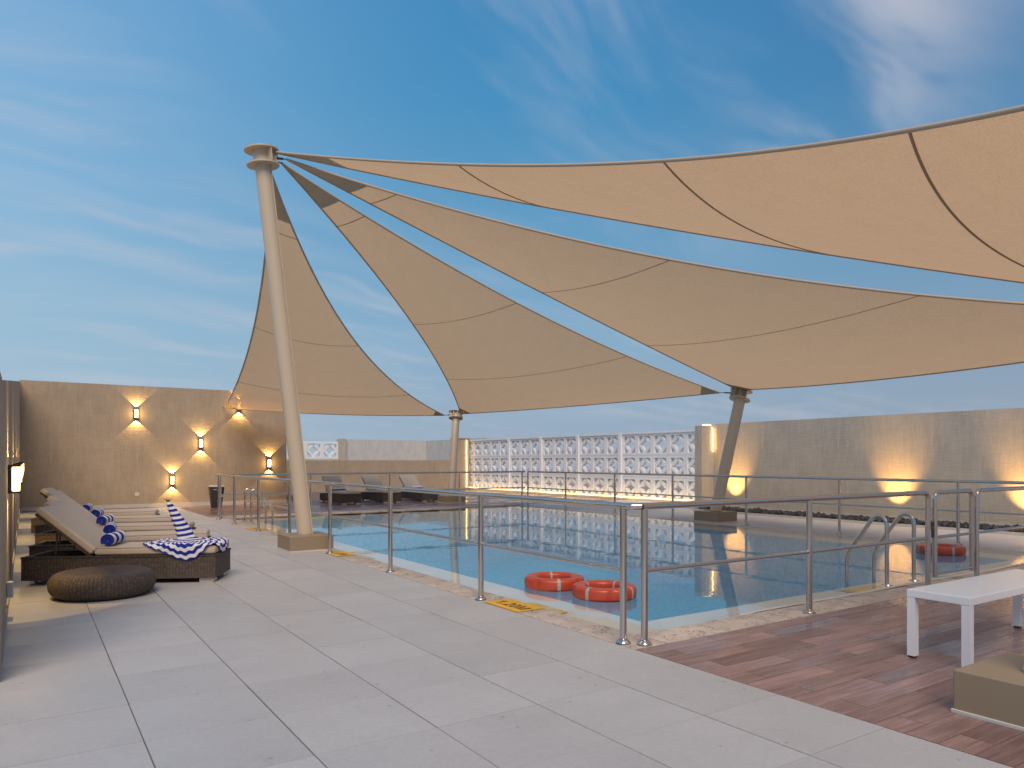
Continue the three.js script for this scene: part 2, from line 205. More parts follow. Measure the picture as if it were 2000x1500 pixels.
// boundary walls
{ const o = thing('boundary_wall', 'beige plaster wall with a sloping top beside the sun loungers', 'wall');
  const s = new THREE.Shape(); s.moveTo(5.752, -0.3); s.lineTo(22.6, -0.3); s.lineTo(22.6, 3.33); s.lineTo(5.752, 1.82); s.closePath();
  const g = new THREE.ExtrudeGeometry(s, { depth: 0.25, bevelEnabled: false }); g.rotateY(Math.PI / 2).translate(-0.39, 0, 0); mesh('wall_body', g, M.wall, o);
  mesh('skirting', span(-0.141, -0.128, 0.002, 0.09, -22.28, -5.76), M.wallGrey, o); mesh('end_jamb', span(-0.40, -0.13, -0.3, 1.83, -5.75, -5.2), M.wall, o); }
{ const o = thing('boundary_wall', 'tall beige plaster end wall carrying five scattered lamps', 'wall'); mesh('wall_body', span(-0.14, 6.6, -0.3, 3.34, -22.6, -22.3), M.wall, o); mesh('side_return', span(6.35, 6.6, -0.3, 3.3, -28, -22.61), M.wall, o); mesh('skirting', span(-0.12, 6.6, 0.001, 0.10, -22.3, -22.285), M.sideDeck, o); }
{ const o = thing('low_wall', 'low beige wall behind the three far loungers', 'wall'); mesh('wall_body', span(6.61, 15.6, -0.3, 1.30, -28.25, -28.0), M.wall, o); }
{ const o = thing('wall_pier', 'beige wall pier edged with a glowing strip beside the block screen', 'wall'); mesh('wall_body', span(15.61, 16.38, -0.3, 2.26, -28.3, -27.98), M.wall, o); mesh('coping', span(15.56, 16.43, 2.262, 2.29, -28.34, -27.94), M.wallGrey, o); }
{ const o = thing('boundary_wall', 'long grey beige plaster wall lit by ground lamps behind pebbles', 'wall'); mesh('wall_body', span(15.0, 15.28, -0.3, 2.25, -12.97, 3), M.wallGrey, o); mesh('end_return', span(14.55, 15.279, -0.3, 2.2, -13.21, -12.972), M.wallGrey, o); mesh('skirting', span(14.985, 15.0, 0.001, 0.12, -12.96, 3), M.sideDeck, o); }
{ const o = thing('rooftop_parapet', 'pale weathered rooftop parapet of the building beyond the low wall', 'parapet'); mesh('front_wall', span(14.8, 20.35, -3, 2.5, -40.3, -40), M.white, o); mesh('side_wall', span(20.352, 20.65, -3, 2.49, -40.3, -33), M.white, o); mesh('corner_pier', span(14.75, 15.2, -3, 2.53, -40, -39.85), M.wallGrey, o); }
// breeze-block screen: posts, and every block a piece
const blockGeo = (() => { const a = 0.345, b = 0.272, s = new THREE.Shape(); s.moveTo(-a, -a); s.lineTo(a, -a); s.lineTo(a, a); s.lineTo(-a, a); s.closePath();
  const star = new THREE.Path(); star.moveTo(0, b * 0.93); for (const [x, y] of [[1, 0], [0, -1], [-1, 0], [0, 1]]) { const q = star.currentPoint; star.quadraticCurveTo((q.x / b + x) * b * 0.17, (q.y / b + y) * b * 0.17, x * b * 0.93, y * b * 0.93); } s.holes.push(star);
  for (const [i, j] of [[1, 1], [1, -1], [-1, -1], [-1, 1]]) { const h = new THREE.Path(); h.moveTo(i * b, j * b * 0.13); h.quadraticCurveTo(i * b * 0.66, j * b * 0.66, i * b * 0.13, j * b); h.lineTo(i * b, j * b); h.closePath(); s.holes.push(h); }
  const g = new THREE.ExtrudeGeometry(s, { depth: 0.10, bevelEnabled: true, bevelSize: 0.008, bevelThickness: 0.01, bevelSegments: 1, curveSegments: 6 }); g.translate(0, 0, -0.05);
  const petals = []; for (const [i, j] of [[1, 1], [1, -1], [-1, -1], [-1, 1]]) { const p = V(i * b * 0.48, j * b * 0.48, 0), d = V(-i, j, 0).normalize(); petals.push(new THREE.SphereGeometry(1, 10, 6).scale(0.15, 0.036, 0.075).rotateZ(Math.atan2(d.y, d.x)).translate(p.x, p.y, p.z)); }
  const fr = []; for (const [w, h, x, y] of [[0.69, 0.075, 0, 0.3075], [0.69, 0.075, 0, -0.3075], [0.075, 0.54, 0.3075, 0], [0.075, 0.54, -0.3075, 0]]) fr.push(bx(w, h, 0.17, x, y, 0)); return merge(g, ...petals, ...fr).rotateY(-Math.PI / 2); })();
{ const o = thing('breeze_block_screen', 'long white patterned breeze block screen above the glowing strip', 'screen', [16.4, 0, 0]); let z = -14.6; const sec = [5, 3, 3, 3, 5];
  mesh('plinth', span(0, 0.28, -0.3, 0.06, -28, -14.3), M.sideDeck, o);
  for (const n of sec) { for (let c = 0; c < n; c++) { for (let r = 0; r < 3; r++) mesh('block', blockGeo, M.screen, o).position.set(0.14, 0.41 + r * 0.70, z - 0.35); z -= 0.70; } if (z > -27.5) { mesh('post', span(0.0, 0.24, 0.06, 2.2, z - 0.14, z), M.screen, o); z -= 0.14; } } 
  mesh('top_rail', span(0.02, 0.26, 2.152, 2.21, -28, -14.3), M.screen, o); }
{ const o = thing('breeze_block_screen', 'short white patterned screen on the neighbouring roof', 'screen', [0, 0, -38]); for (let c = 0; c < 3; c++) { const m = mesh('block', blockGeo, M.screen, o); m.rotation.y = Math.PI / 2; m.scale.setScalar(1.3); m.position.set(11.75 + c * 0.9, 1.83, 0); } mesh('base_wall', span(11.3, 14.0, -3, 1.375, -0.12, 0.12), M.white, o); mesh('post', span(13.99, 14.2, -3, 2.45, -0.12, 0.12), M.wallGrey, o); }
{ const g = struct('turf_mat', 'strip of artificial turf'); mesh('turf_sheet', span(6.7, 8.0, 0.002, 0.03, -27.9, -24.2), M.turf, g); }
{ // pebble strip
  const geo = new THREE.IcosahedronGeometry(0.05, 1), p = geo.attributes.position; for (let i = 0; i < p.count; i++) { const k = 0.75 + 0.5 * vnoise(p.getX(i) * 40 + 5, p.getY(i) * 40 + p.getZ(i) * 31, 3); p.setXYZ(i, p.getX(i) * k * 1.25, p.getY(i) * k * 0.75, p.getZ(i) * k); } geo.computeVertexNormals();
  const n = 2400, im = new THREE.InstancedMesh(geo, M.stone, n), m = new THREE.Matrix4(), q = new THREE.Quaternion(), e = new THREE.Euler(), c = new THREE.Color();
  for (let i = 0; i < n; i++) { const s = 0.5 + R() * 0.9; q.setFromEuler(e.set(R() * 6, R() * 6, R() * 6)); m.compose(V(14.36 + R() * 0.60, 0.02 + R() * 0.055, -12.9 + R() * 14), q, V(s, s, s)); im.setMatrixAt(i, m); im.setColorAt(i, c.setScalar(0.5 + R() * 1.1)); }
  im.name = 'pebble_bed'; im.userData = { kind: 'stuff', label: 'dark pebbles along the foot of the long wall', category: 'pebbles' }; im.castShadow = im.receiveShadow = true; scene.add(im);
  const b = struct('planting_strip', 'bed under the pebbles'); mesh('soil', span(14.312, 15.0, -0.2, 0.012, -12.96, 2.5), M.dark, b); }

// ------------------------------------------------------------------ masts and shade sails
function mast(base, top, label, plinth) {
  const o = thing('sail_mast', label, 'mast', [base[0], 0, base[2]], 0, 'masts holding the shade sails'), b = V(0, base[1], 0), t = V(top[0] - base[0], top[1], top[2] - base[2]), ax = t.clone().sub(b).normalize();
  const at = (d) => t.clone().addScaledVector(ax, -d);
  mesh('pole', cyl(b.clone().addScaledVector(ax, -0.05), at(0.2), 0.113, 0.113, 40), M.mast, o); mesh('weld_strip', cyl(b.clone().add(V(0.085, 0, 0.085)), at(0.22).add(V(0.085, 0, 0.085)), 0.008, 0.008, 8), M.mast, o);
  const head = mesh('mast_head', merge(cyl(at(0.21), at(0.0), 0.125, 0.125, 32)), M.mast, o);
  mesh('flange', cyl(at(0.225), at(0.205), 0.225, 0.225, 40), M.mast, head); mesh('flange', cyl(at(0.018), at(-0.004), 0.235, 0.235, 40), M.mast, head);
  const q = new THREE.Quaternion().setFromUnitVectors(V(0, 1, 0), ax), lug = []; for (let k = 0; k < 5; k++) { const a = k * 0.62 - 1.2 + Math.atan2(-base[2] - 10.5, 7.8 - base[0]) * -1; const g = bx(0.13, 0.18, 0.016, 0.16, 0, 0).rotateY(a).applyQuaternion(q), c = at(0.11); lug.push(g.translate(c.x, c.y, c.z)); } mesh('lug', merge(...lug), M.mast, head);
  if (plinth) { const p = mesh('plinth', rbox(0.63, 0.225, 0.63, 0.008, 0, 0.1075, 0), M.plinth, o); mesh('tile_skirt', rbox(0.646, 0.02, 0.646, 0.004, 0, 0.008, 0), M.sideDeck, p); mesh('collar', cyl(V(0, 0.215, 0), V(0, 0.232, 0), 0.124, 0.118, 32), M.plinth, p); }
  return o;
}
mast([3.40, 0.22, -10.56], [2.77, 5.70, -10.56], 'tallest leaning sail mast, its plinth on the pale tiles', true);
mast([10.86, 0.22, -19.64], [11.35, 2.84, -20.22], 'short sail mast standing on the far deck by the three loungers', true);
mast([12.2, 0.22, -10.5], [13.05, 2.84, -10.5], 'short leaning sail mast in front of the long pebble-edged wall', true);
mast([12.9, 0.22, -2.4], [12.75, 2.9, -1.35], 'short sail mast beside the pool at the right-hand deck', true);
mast([4.3, 0.22, -1.555], [4.36, 2.98, -0.60], 'short sail mast on the plank deck next to the white bench', true);

function sail(c, ks, belly, seams, label, hooks) {   // c: three corners; ks: [[k, sag] for edges 01, 02, 12]
  const o = thing('shade_sail', label, 'shade sail', c[0].toArray(), 0, 'tan shade sails fanning out from the tall mast'), [A, B, D] = c.map((p) => p.clone().sub(c[0]));
  const ctl = (P, Q, S, [k, s]) => { const m = P.clone().add(Q).multiplyScalar(0.5); return m.addScaledVector(S.clone().sub(m), k).add(V(0, s, 0)); };
  const AB = ctl(A, B, D, ks[0]), AD = ctl(A, D, B, ks[1]), BD = ctl(B, D, A, ks[2]);
  const P = (a, b, d) => V(0, 0, 0).addScaledVector(A, a * a).addScaledVector(B, b * b).addScaledVector(D, d * d).addScaledVector(AB, 2 * a * b).addScaledVector(AD, 2 * a * d).addScaledVector(BD, 2 * b * d).add(V(0, -27 * a * b * d * belly, 0));
  const N = 56, pos = [], uv = [], idx = []; const L = B.length(), L2 = D.length();
  for (let i = 0; i <= N; i++) for (let j = 0; j <= i; j++) { const a = 1 - i / N, d = i ? (j / N) : 0, b = 1 - a - d, p = P(a, b, d); pos.push(p.x, p.y, p.z); uv.push((1 - a) * (L + L2) / 2, d * B.distanceTo(D)); }
  const at = (i, j) => i * (i + 1) / 2 + j; for (let i = 0; i < N; i++) for (let j = 0; j <= i; j++) { idx.push(at(i, j), at(i + 1, j), at(i + 1, j + 1)); if (j < i) idx.push(at(i, j), at(i + 1, j + 1), at(i, j + 1)); }
  const g = new THREE.BufferGeometry(); g.setAttribute('position', new THREE.Float32BufferAttribute(pos, 3)); g.setAttribute('uv', new THREE.Float32BufferAttribute(uv, 2)); g.setIndex(idx); g.computeVertexNormals(); mesh('fabric', g, M.sail, o);
  const line = (f, n = 48) => { const r = []; for (let i = 0; i <= n; i++) r.push(f(i / n)); return r; };
  for (const f of [(t) => P(1 - t, t, 0), (t) => P(1 - t, 0, t), (t) => P(0, 1 - t, t)]) mesh('hem', sweep(line(f), 0.017, 8), M.hem, o);
  for (const t of seams) mesh('seam', sweep(line((s) => P(1 - t, t * (1 - s), t * s).add(V(0, -0.006, 0)), 32), 0.011, 6, 0.004), M.seam, o);
  // webbing patches at the corners and the rigging to the masts
  for (const [k, p] of hooks.entries()) { if (!p) continue; const q = [A, B, D][k], h = p.clone().sub(c[0]); mesh('rigging_screw', merge(cyl(h, q, 0.008, 0.008, 8), cyl(h.clone().lerp(q, 0.3), h.clone().lerp(q, 0.7), 0.017, 0.017, 10)), M.darkSteel, o); }
  const patch = (f) => { const pp = [], ii = []; for (let i = 0; i <= 6; i++) for (let j = 0; j <= 4; j++) { const p = f(i / 6 * 0.055 + 0.0005, j / 4); pp.push(p.x, p.y - 0.004, p.z); } for (let i = 0; i < 6; i++) for (let j = 0; j < 4; j++) { const a = i * 5 + j; ii.push(a, a + 5, a + 1, a + 1, a + 5, a + 6); } const g2 = new THREE.BufferGeometry(); g2.setAttribute('position', new THREE.Float32BufferAttribute(pp, 3)); g2.setIndex(ii); g2.computeVertexNormals(); return g2; };
  mesh('corner_patch', patch((t, s) => P(1 - t * 1.6, t * 1.6 * (1 - s), t * 1.6 * s)), M.hem, o); mesh('corner_patch', patch((t, s) => P(t * (1 - s), 1 - t, t * s)), M.hem, o); mesh('corner_patch', patch((t, s) => P(t * (1 - s), t * s, 1 - t)), M.hem, o);
  return o;
}
sail([V(2.948, 5.463, -10.715), V(4.771, 2.813, -22.147), V(11.042, 2.73, -20.428)], [[0.082, -0.024], [0.25, -0.179], [0.014, -0.206]], 0.16, [0.12, 0.46, 0.78], 'tan shade sail hanging behind the tall mast down to the end wall', [V(2.85, 5.55, -10.62), V(4.76, 2.83, -22.3), V(11.25, 2.74, -20.1)]);
sail([V(3.029, 5.536, -10.464), V(11.422, 2.769, -20.055), V(13.036, 2.83, -11.087)], [[0.109, 0.065], [0.124, -0.016], [0.014, -0.13]], 0.14, [0.13, 0.44, 0.73], 'tan shade sail between the tall mast and the two short masts by the far end', [V(2.9, 5.58, -10.53), V(11.4, 2.76, -20.2), V(12.98, 2.78, -10.6)]);
sail([V(3.053, 5.542, -10.309), V(13.031, 2.851, -10.58), V(11.501, 2.843, -1.665)], [[0.049, -0.292], [0.259, -0.272], [0.02, -0.349]], 0.10, [0.12, 0.43, 0.69], 'tan shade sail over the pool reaching the leaning mast by the long wall', [V(2.92, 5.6, -10.5), V(13.04, 2.84, -10.5), V(12.6, 2.84, -1.45)]);
sail([V(2.92, 5.675, -10.479), V(12.139, 2.847, -1.615), V(4.152, 2.97, -0.891)], [[0.022, -0.39], [0.218, -0.16], [0.1, -0.2]], 0.10, [0.30, 0.58, 0.82], 'topmost tan shade sail, over the plank deck and white bench', [V(2.84, 5.64, -10.52), V(12.65, 2.88, -1.4), V(4.3, 2.96, -0.66)]);

// ------------------------------------------------------------------ railing in sections
const domeGeo = new THREE.LatheGeometry([[0.0, 0.034], [0.028, 0.034], [0.034, 0.026], [0.05, 0.012], [0.056, 0.0], [0, 0]].map(([x, y]) => new THREE.Vector2(x, y)), 28), postGeo = cyl(V(0, 0.0, 0), V(0, 0.965, 0), 0.025, 0.025, 24);
const RY = 0.975, MY = 0.52;
function post(o, x, z) { const p = mesh('post', postGeo, M.steel, o); p.position.set(x, 0.001, z); mesh('floor_flange', domeGeo, M.steel, p); return p; }
{ const o = thing('pool_railing', 'steel railing between the pale tiles and the pool', 'railing'); mesh('top_rail', sweep(fillet([V(3.53, RY, -17.2), V(3.53, RY, -3.80), V(3.60, RY, -3.76)], 0.04, 6), 0.025, 20), M.steel, o); mesh('middle_rail', sweep([V(3.53, MY, -17.0), V(3.53, MY, -3.88)], 0.0165, 14), M.steel, o); for (const z of [-3.87, -5.82, -7.85, -9.88, -11.75, -13.65, -15.5, -16.95]) post(o, 3.53, z); }
{ const o = thing('pool_railing', 'steel railing along the plank deck, ending at the gate', 'railing'); mesh('top_rail', sweep(fillet([V(3.60, RY, -3.76), V(7.51, RY, -3.76), V(7.51, 0.03, -3.76)], 0.07, 8), 0.025, 20), M.steel, o); mesh('middle_rail', sweep([V(3.64, MY, -3.76), V(7.50, MY, -3.76)], 0.0165, 14), M.steel, o); for (const x of [3.63, 5.55]) post(o, x, -3.76); const f = mesh('floor_flange', domeGeo, M.steel, o); f.position.set(7.51, 0.001, -3.76); }
{ const o = thing('railing_gate', 'narrow steel gate in the railing behind the white bench', 'gate', [0, 0, -3.76]); mesh('gate_frame', sweep(fillet([V(7.645, 0.12, 0), V(7.645, RY, 0), V(8.42, RY, 0), V(8.42, 0.12, 0)], 0.07, 8), 0.025, 20), M.steel, o); mesh('bottom_bar', sweep([V(7.645, 0.15, 0), V(8.42, 0.15, 0)], 0.0165, 12), M.steel, o); mesh('middle_bar', sweep([V(7.645, MY, 0), V(8.42, MY, 0)], 0.0165, 12), M.steel, o); mesh('latch', merge(bx(0.03, 0.16, 0.02, 7.607, 0.60, 0.0), bx(0.05, 0.03, 0.03, 7.58, 0.62, 0)), M.darkSteel, o); }
{ const o = thing('pool_railing', 'short steel railing from the gate to the far side rail', 'railing'); mesh('top_rail', sweep(fillet([V(8.53, 0.03, -3.76), V(8.53, RY, -3.76), V(11.9, RY, -3.76)], 0.07, 8), 0.025, 20), M.steel, o); mesh('middle_rail', sweep([V(8.53, MY, -3.76), V(11.9, MY, -3.76)], 0.0165, 14), M.steel, o); post(o, 10.3, -3.76); const f = mesh('floor_flange', domeGeo, M.steel, o); f.position.set(8.53, 0.001, -3.76); }
{ const o = thing('pool_railing', 'steel railing on the far side in front of the pebble strip and screen', 'railing'); mesh('top_rail', sweep([V(11.95, RY, -17.05), V(11.95, RY, -3.4)], 0.023, 16), M.steel, o); mesh('middle_rail', sweep([V(11.95, MY, -17.1), V(11.95, MY, -3.4)], 0.0155, 12), M.steel, o); for (const z of [-17.1, -15.35, -13.4, -11.49, -9.5, -7.5, -5.53, -3.5]) post(o, 11.95, z); }
{ const o = thing('pool_railing', 'steel railing across the far end of the pool before the loungers', 'railing'); mesh('top_rail', sweep([V(3.56, RY, -17.22), V(11.93, RY, -17.22)], 0.023, 16), M.steel, o); mesh('middle_rail', sweep([V(3.56, MY, -17.22), V(11.93, MY, -17.22)], 0.0155, 12), M.steel, o); for (const x of [3.62, 5.68, 7.73, 9.77, 11.83]) post(o, x, -17.22); }

// ladders
function ladder(pos, turn, label) { const o = thing('pool_ladder', label, 'pool ladder', pos, turn); for (const s of [-0.27, 0.27]) { mesh('grab_rail', sweep(fillet([V(0.0, 0, s), V(0.0, 0.70, s), V(-0.12, 0.74, s), V(-0.45, 0.28, s), V(-0.47, -0.85, s)], 0.09, 8), 0.0215, 16), M.steel, o); mesh('floor_flange', new THREE.CylinderGeometry(0.05, 0.056, 0.014, 24).translate(0, 0.0, s), M.steel, o); } for (let k = 0; k < 3; k++) mesh('tread', rbox(0.08, 0.025, 0.52, 0.008, -0.47, -0.2 - k * 0.27, 0), M.steel, o); return o; }
ladder([7.82, -0.012, -4.20], -Math.PI / 2, 'steel pool ladder near the gate and floating orange ring');
ladder([4.05, -0.05, -16.52], Math.PI, 'steel pool ladder near the trash bin at the far corner');

// ------------------------------------------------------------------ sun loungers
function lounger(pos, turn, label, group) {
  const o = thing('sun_lounger', label, 'sun lounger', pos, turn, group);   // head at x = 0, foot at x = 1.93
  const f = mesh('wicker_base', merge(bx(1.93, 0.235, 0.045, 0.965, 0.1675, 0.2775), bx(1.93, 0.235, 0.045, 0.965, 0.1675, -0.2775), bx(0.045, 0.235, 0.51, 0.0225, 0.1675, 0), bx(0.045, 0.235, 0.51, 1.9075, 0.1675, 0), bx(1.22, 0.03, 0.51, 1.27, 0.262, 0)), M.wicker, o);
  mesh('rim', merge(rbox(1.95, 0.022, 0.055, 0.01, 0.965, 0.287, 0.279), rbox(1.95, 0.022, 0.055, 0.01, 0.965, 0.287, -0.279), rbox(0.05, 0.022, 0.6, 0.01, 0.02, 0.2865, 0), rbox(0.05, 0.022, 0.6, 0.01, 1.915, 0.2865, 0)), M.wicker, f);
  for (const s of [-0.2, 0.2]) { mesh('foot', rbox(0.15, 0.05, 0.13, 0.006, 1.83, 0.025, s), M.foot, o); }
  for (const s of [-0.235, 0.235]) { const w = mesh('wheel', new THREE.CylinderGeometry(0.065, 0.065, 0.03, 24).rotateX(Math.PI / 2).translate(0.16, 0.065, s * 1.0), M.rubber, o); mesh('hub', new THREE.CylinderGeometry(0.035, 0.035, 0.034, 20).rotateX(Math.PI / 2).translate(0.16, 0.065, s), M.foot, w); }
  const c = mesh('seat_cushion', rbox(1.22, 0.085, 0.58, 0.03, 1.315, 0.342, 0), M.cushion, o); mesh('piping', sweep(fillet([V(0.72, 0.378, 0.284), V(1.91, 0.378, 0.284), V(1.91, 0.378, -0.284), V(0.72, 0.378, -0.284)], 0.03, 4), 0.005, 6), M.piping, c);
  const b = mesh('backrest', bx(0.70, 0.025, 0.54, -0.35, -0.055, 0), M.wicker, o); b.position.set(0.70, 0.335, 0); b.rotation.z = -0.69; const bc = mesh('back_cushion', rbox(0.72, 0.085, 0.58, 0.03, -0.36, 0.0, 0), M.cushion, b); 
  for (const s of [-0.2, 0.2]) mesh('strut', cyl(V(-0.45, -0.07, s), V(-0.30, -0.28, s), 0.01), M.darkSteel, b);
  return o;
}
const LP = [[0.09, -9.35, 27, 'wicker sun lounger beside the round wicker pouf, a fanned towel on its foot'], [0.10, -10.50, 14, 'wicker sun lounger second from the round pouf'], [0.20, -12.12, 20, 'wicker sun lounger third from the round pouf'], [0.20, -13.68, 17, 'wicker sun lounger fourth from the round pouf'], [0.14, -15.25, 14, 'wicker sun lounger farthest from the pouf in the row along the sloping wall']];
const L0 = lounger([LP[0][0], 0, LP[0][1]], -LP[0][2] * Math.PI / 180, LP[0][3], 'loungers along the sloping wall');
const rowL = LP.map(([x, z, a, label], i) => i ? copyOf(L0, [x, 0, z], -a * Math.PI / 180, label, 'loungers along the sloping wall') : L0);
const FL = [[7.98, -22.42, 'dark wicker lounger on the far deck, left of three by the turf'], [9.30, -22.45, 'dark wicker lounger on the far deck, middle of three'], [10.62, -22.45, 'dark wicker lounger on the far deck beside the short mast']];
FL.forEach(([x, z, label]) => copyOf(L0, [x, 0, z], -Math.PI / 2, label, 'loungers on the far deck'));

// towels
const towelGeo = (() => { const s = new THREE.Shape(), n = 60, rr = (t) => 0.012 + 0.046 * t, T = 5.2 * Math.PI, out = [], inn = []; for (let i = 0; i <= n; i++) { const t = i / n, a = t * T, r = rr(t); out.push([Math.cos(a) * r, Math.sin(a) * r]); inn.push([Math.cos(a) * (r - 0.0125), Math.sin(a) * (r - 0.0125)]); } s.moveTo(...out[0]); out.slice(1).forEach((p) => s.lineTo(...p)); inn.reverse().forEach((p) => s.lineTo(...p)); s.closePath(); const g = new THREE.ExtrudeGeometry(s, { depth: 0.40, bevelEnabled: true, bevelSize: 0.002, bevelThickness: 0.004, bevelSegments: 1, curveSegments: 1 }); g.translate(0, 0, -0.2); const p = g.attributes.position, u = g.attributes.uv; for (let i = 0; i < p.count; i++) u.setXY(i, (p.getZ(i) + 0.2) / 0.32, Math.atan2(p.getY(i), p.getX(i)) / 6); g.computeVertexNormals(); return g; })();
rowL.forEach((l, i) => { const loc = V(0.80, 0.385 + 0.068, 0.02).applyAxisAngle(V(0, 1, 0), l.rotation.y).add(l.position); const t = thing('rolled_towel', ['blue and white striped rolled towel on the lounger beside the pouf', 'striped rolled towel on the second lounger from the pouf', 'striped rolled towel on the third lounger from the pouf', 'striped rolled towel on the fourth lounger from the pouf', 'striped rolled towel on the farthest lounger by the sloping wall'][i], 'towel', loc.toArray(), l.rotation.y + (hash(i, 3, 3) - 0.5) * 0.25, 'rolled striped towels on the loungers'); mesh('towel_roll', towelGeo, M.towel, t).scale.set(1.25, 1.25, 1); });
FL.forEach(([x, z], i) => { const t = thing('folded_towel', ['folded white and navy towel on the far lounger by the turf', 'folded white and navy towel on the middle far lounger', 'folded white and navy towel on the far lounger beside the short mast'][i], 'towel', [x, 0.41, z + 0.86], 0, 'folded towels on the far loungers'); mesh('towel_fold', rbox(0.36, 0.05, 0.2, 0.02, 0, 0.025, 0), M.towelWhite, t); mesh('navy_fold', rbox(0.37, 0.03, 0.21, 0.012, 0, -0.012, 0.004), M.towelNavy, t); });
{ // towel folded into a spreading skirt with a tall cone
  const o = thing('towel_sculpture', 'striped towel twisted into a tall cone with a fanned skirt on the lounger foot', 'towel', L0.position.toArray(), L0.rotation.y);
  const cx = 1.56, pts = []; for (let k = 0; k <= 20; k++) { const t = k / 20; pts.push(V(cx - 0.16 * t - 0.06 * t * t, 0.40 + 0.44 * t, -0.03 * t)); }
  const cone = sweep(pts, 1, 24), p = cone.attributes.position, uv = cone.attributes.uv; for (let i = 0; i < p.count; i++) { const y = p.getY(i); } 
  const g = grid((u, v) => { const k = v * 20, i0 = Math.min(19, Math.floor(k)), c = pts[i0].clone().lerp(pts[i0 + 1], k - i0), a = u * Math.PI * 2, r = (0.022 + 0.075 * (1 - v) ** 0.8) * (1 + 0.06 * Math.sin(a * 3 + v * 9) + 0.05 * Math.sin(a * 7)); return [c.x + Math.cos(a) * r, c.y + Math.sin(a + 2) * r * 0.12, c.z + Math.sin(a) * r, v * 4.2 + 0.03 * Math.sin(a), u]; }, 36, 60); mesh('towel_cone', g, M.towel, o);
  const sk = grid((u, v) => { const a = u * Math.PI * 2, pl = Math.sin(a * 30 + 1.2 * Math.sin(a * 3)), r = 0.06 + v * (0.40 + 0.03 * Math.sin(a * 5 + 1)); let x = cx + 0.02 + Math.cos(a) * r * 0.95, z = Math.sin(a) * r * 0.95, y = 0.396 + 0.05 * (1 - v) ** 2 + 0.009 * pl * sm(0.1, 0.8, v) + 0.012; const over = (q, lim) => { const e = Math.max(0, Math.abs(q) - lim); return e; }; const ez = over(z, 0.285), ex = Math.max(0, x - 1.915); z = Math.sign(z) * Math.min(Math.abs(z), 0.285 + Math.min(ez, 0.028) + (ez > 0 ? 0.006 * pl : 0)); x = Math.min(x, 1.915 + Math.min(ex, 0.028)); y -= Math.max(ez, ex) * 0.95; return [x, y, z, v * 2.6 + 0.03 * pl * 0 + 0.25, u * 4]; }, 240, 40); mesh('towel_skirt', sk, M.towel, o);
  const tip = pts[20]; const leafs = []; for (let k = 0; k < 5; k++) { const a = k * 1.3; leafs.push(new THREE.ConeGeometry(0.008, 0.075, 4).scale(1, 1, 0.3).translate(0, 0.037, 0).rotateZ(-0.9 + 0.2 * (k % 3)).rotateY(a).translate(tip.x, tip.y + 0.005, tip.z)); } mesh('leaf_sprig', merge(...leafs), M.leaf, o);
}
{ // round wicker pouf with staves
  const o = thing('wicker_pouf', 'round low wicker pouf table on the pale tiles', 'pouf', [0.62, 0, -8.06]);
  const prof = (t) => { const a = -Math.PI / 2 + t * Math.PI; return [0.34 + 0.115 * Math.cos(a) ** 0.8, 0.12 + 0.115 * Math.sin(a)]; };
  mesh('woven_side', grid((u, v) => { const [r, y] = prof(v), a = u * Math.PI * 2, k = 1 + 0.010 * Math.abs(Math.sin(a * 40)); return [Math.cos(a) * r * k, y, -Math.sin(a) * r * k, u * 2.6, v * 0.42]; }, 480, 26), M.wicker, o);
  mesh('woven_top', grid((u, v) => { const r = v * 0.345, a = u * Math.PI * 2; return [Math.cos(a) * r, 0.221 + 0.014 * v * v + 0.0018 * Math.sin(v * 150), -Math.sin(a) * r, v * 0.5, u * 2.2]; }, 96, 60), M.wicker, o);
}

// ------------------------------------------------------------------ life rings floating in the water
const ringGeo = grid((u, v) => { const a = u * Math.PI * 2, b = v * Math.PI * 2, R0 = 0.245, notch = Math.max(0, Math.cos(a * 4)) ** 8, cb = Math.cos(b), sb = Math.sin(b), sx = Math.sign(cb) * Math.abs(cb) ** 0.55, sy = Math.sign(sb) * Math.abs(sb) ** 0.55, w = 0.066 * (1 - 0.30 * notch * (cb > 0.3 && sb < 0.75 ? 1 : 0)); return [Math.cos(a) * (R0 + sx * w), sy * 0.062, Math.sin(a) * (R0 + sx * w)]; }, 128, 24);
function ring(pos, turn, label) { const o = thing('life_ring', label, 'life ring', pos, turn, 'orange life rings floating in the pool'); mesh('ring_body', ringGeo, M.ring, o); for (let k = 0; k < 4; k++) { const a = k * Math.PI / 2 + Math.PI / 4, b = []; for (let i = 0; i <= 20; i++) { const t = i / 20 * Math.PI * 2, cb = Math.cos(t), sb = Math.sin(t); b.push([Math.sign(cb) * Math.abs(cb) ** 0.55 * 0.068, Math.sign(sb) * Math.abs(sb) ** 0.55 * 0.064]); } const g = grid((u, v) => { const [dx, dy] = b[Math.round(u * 20)], r = 0.245 + dx, ang = a + (v - 0.5) * 0.11; return [Math.cos(ang) * r, dy, Math.sin(ang) * r]; }, 20, 3); mesh('reflective_band', g, M.band, o); } return o; }
ring([4.59, 0.036, -6.09], 0.3, 'orange life ring floating touching another, nearer the tall mast'); ring([4.66, 0.036, -5.38], 1.1, 'orange life ring floating by the corner of the steel railing'); ring([10.79, 0.036, -5.23], 0.2, 'orange life ring floating alone behind the steel gate');

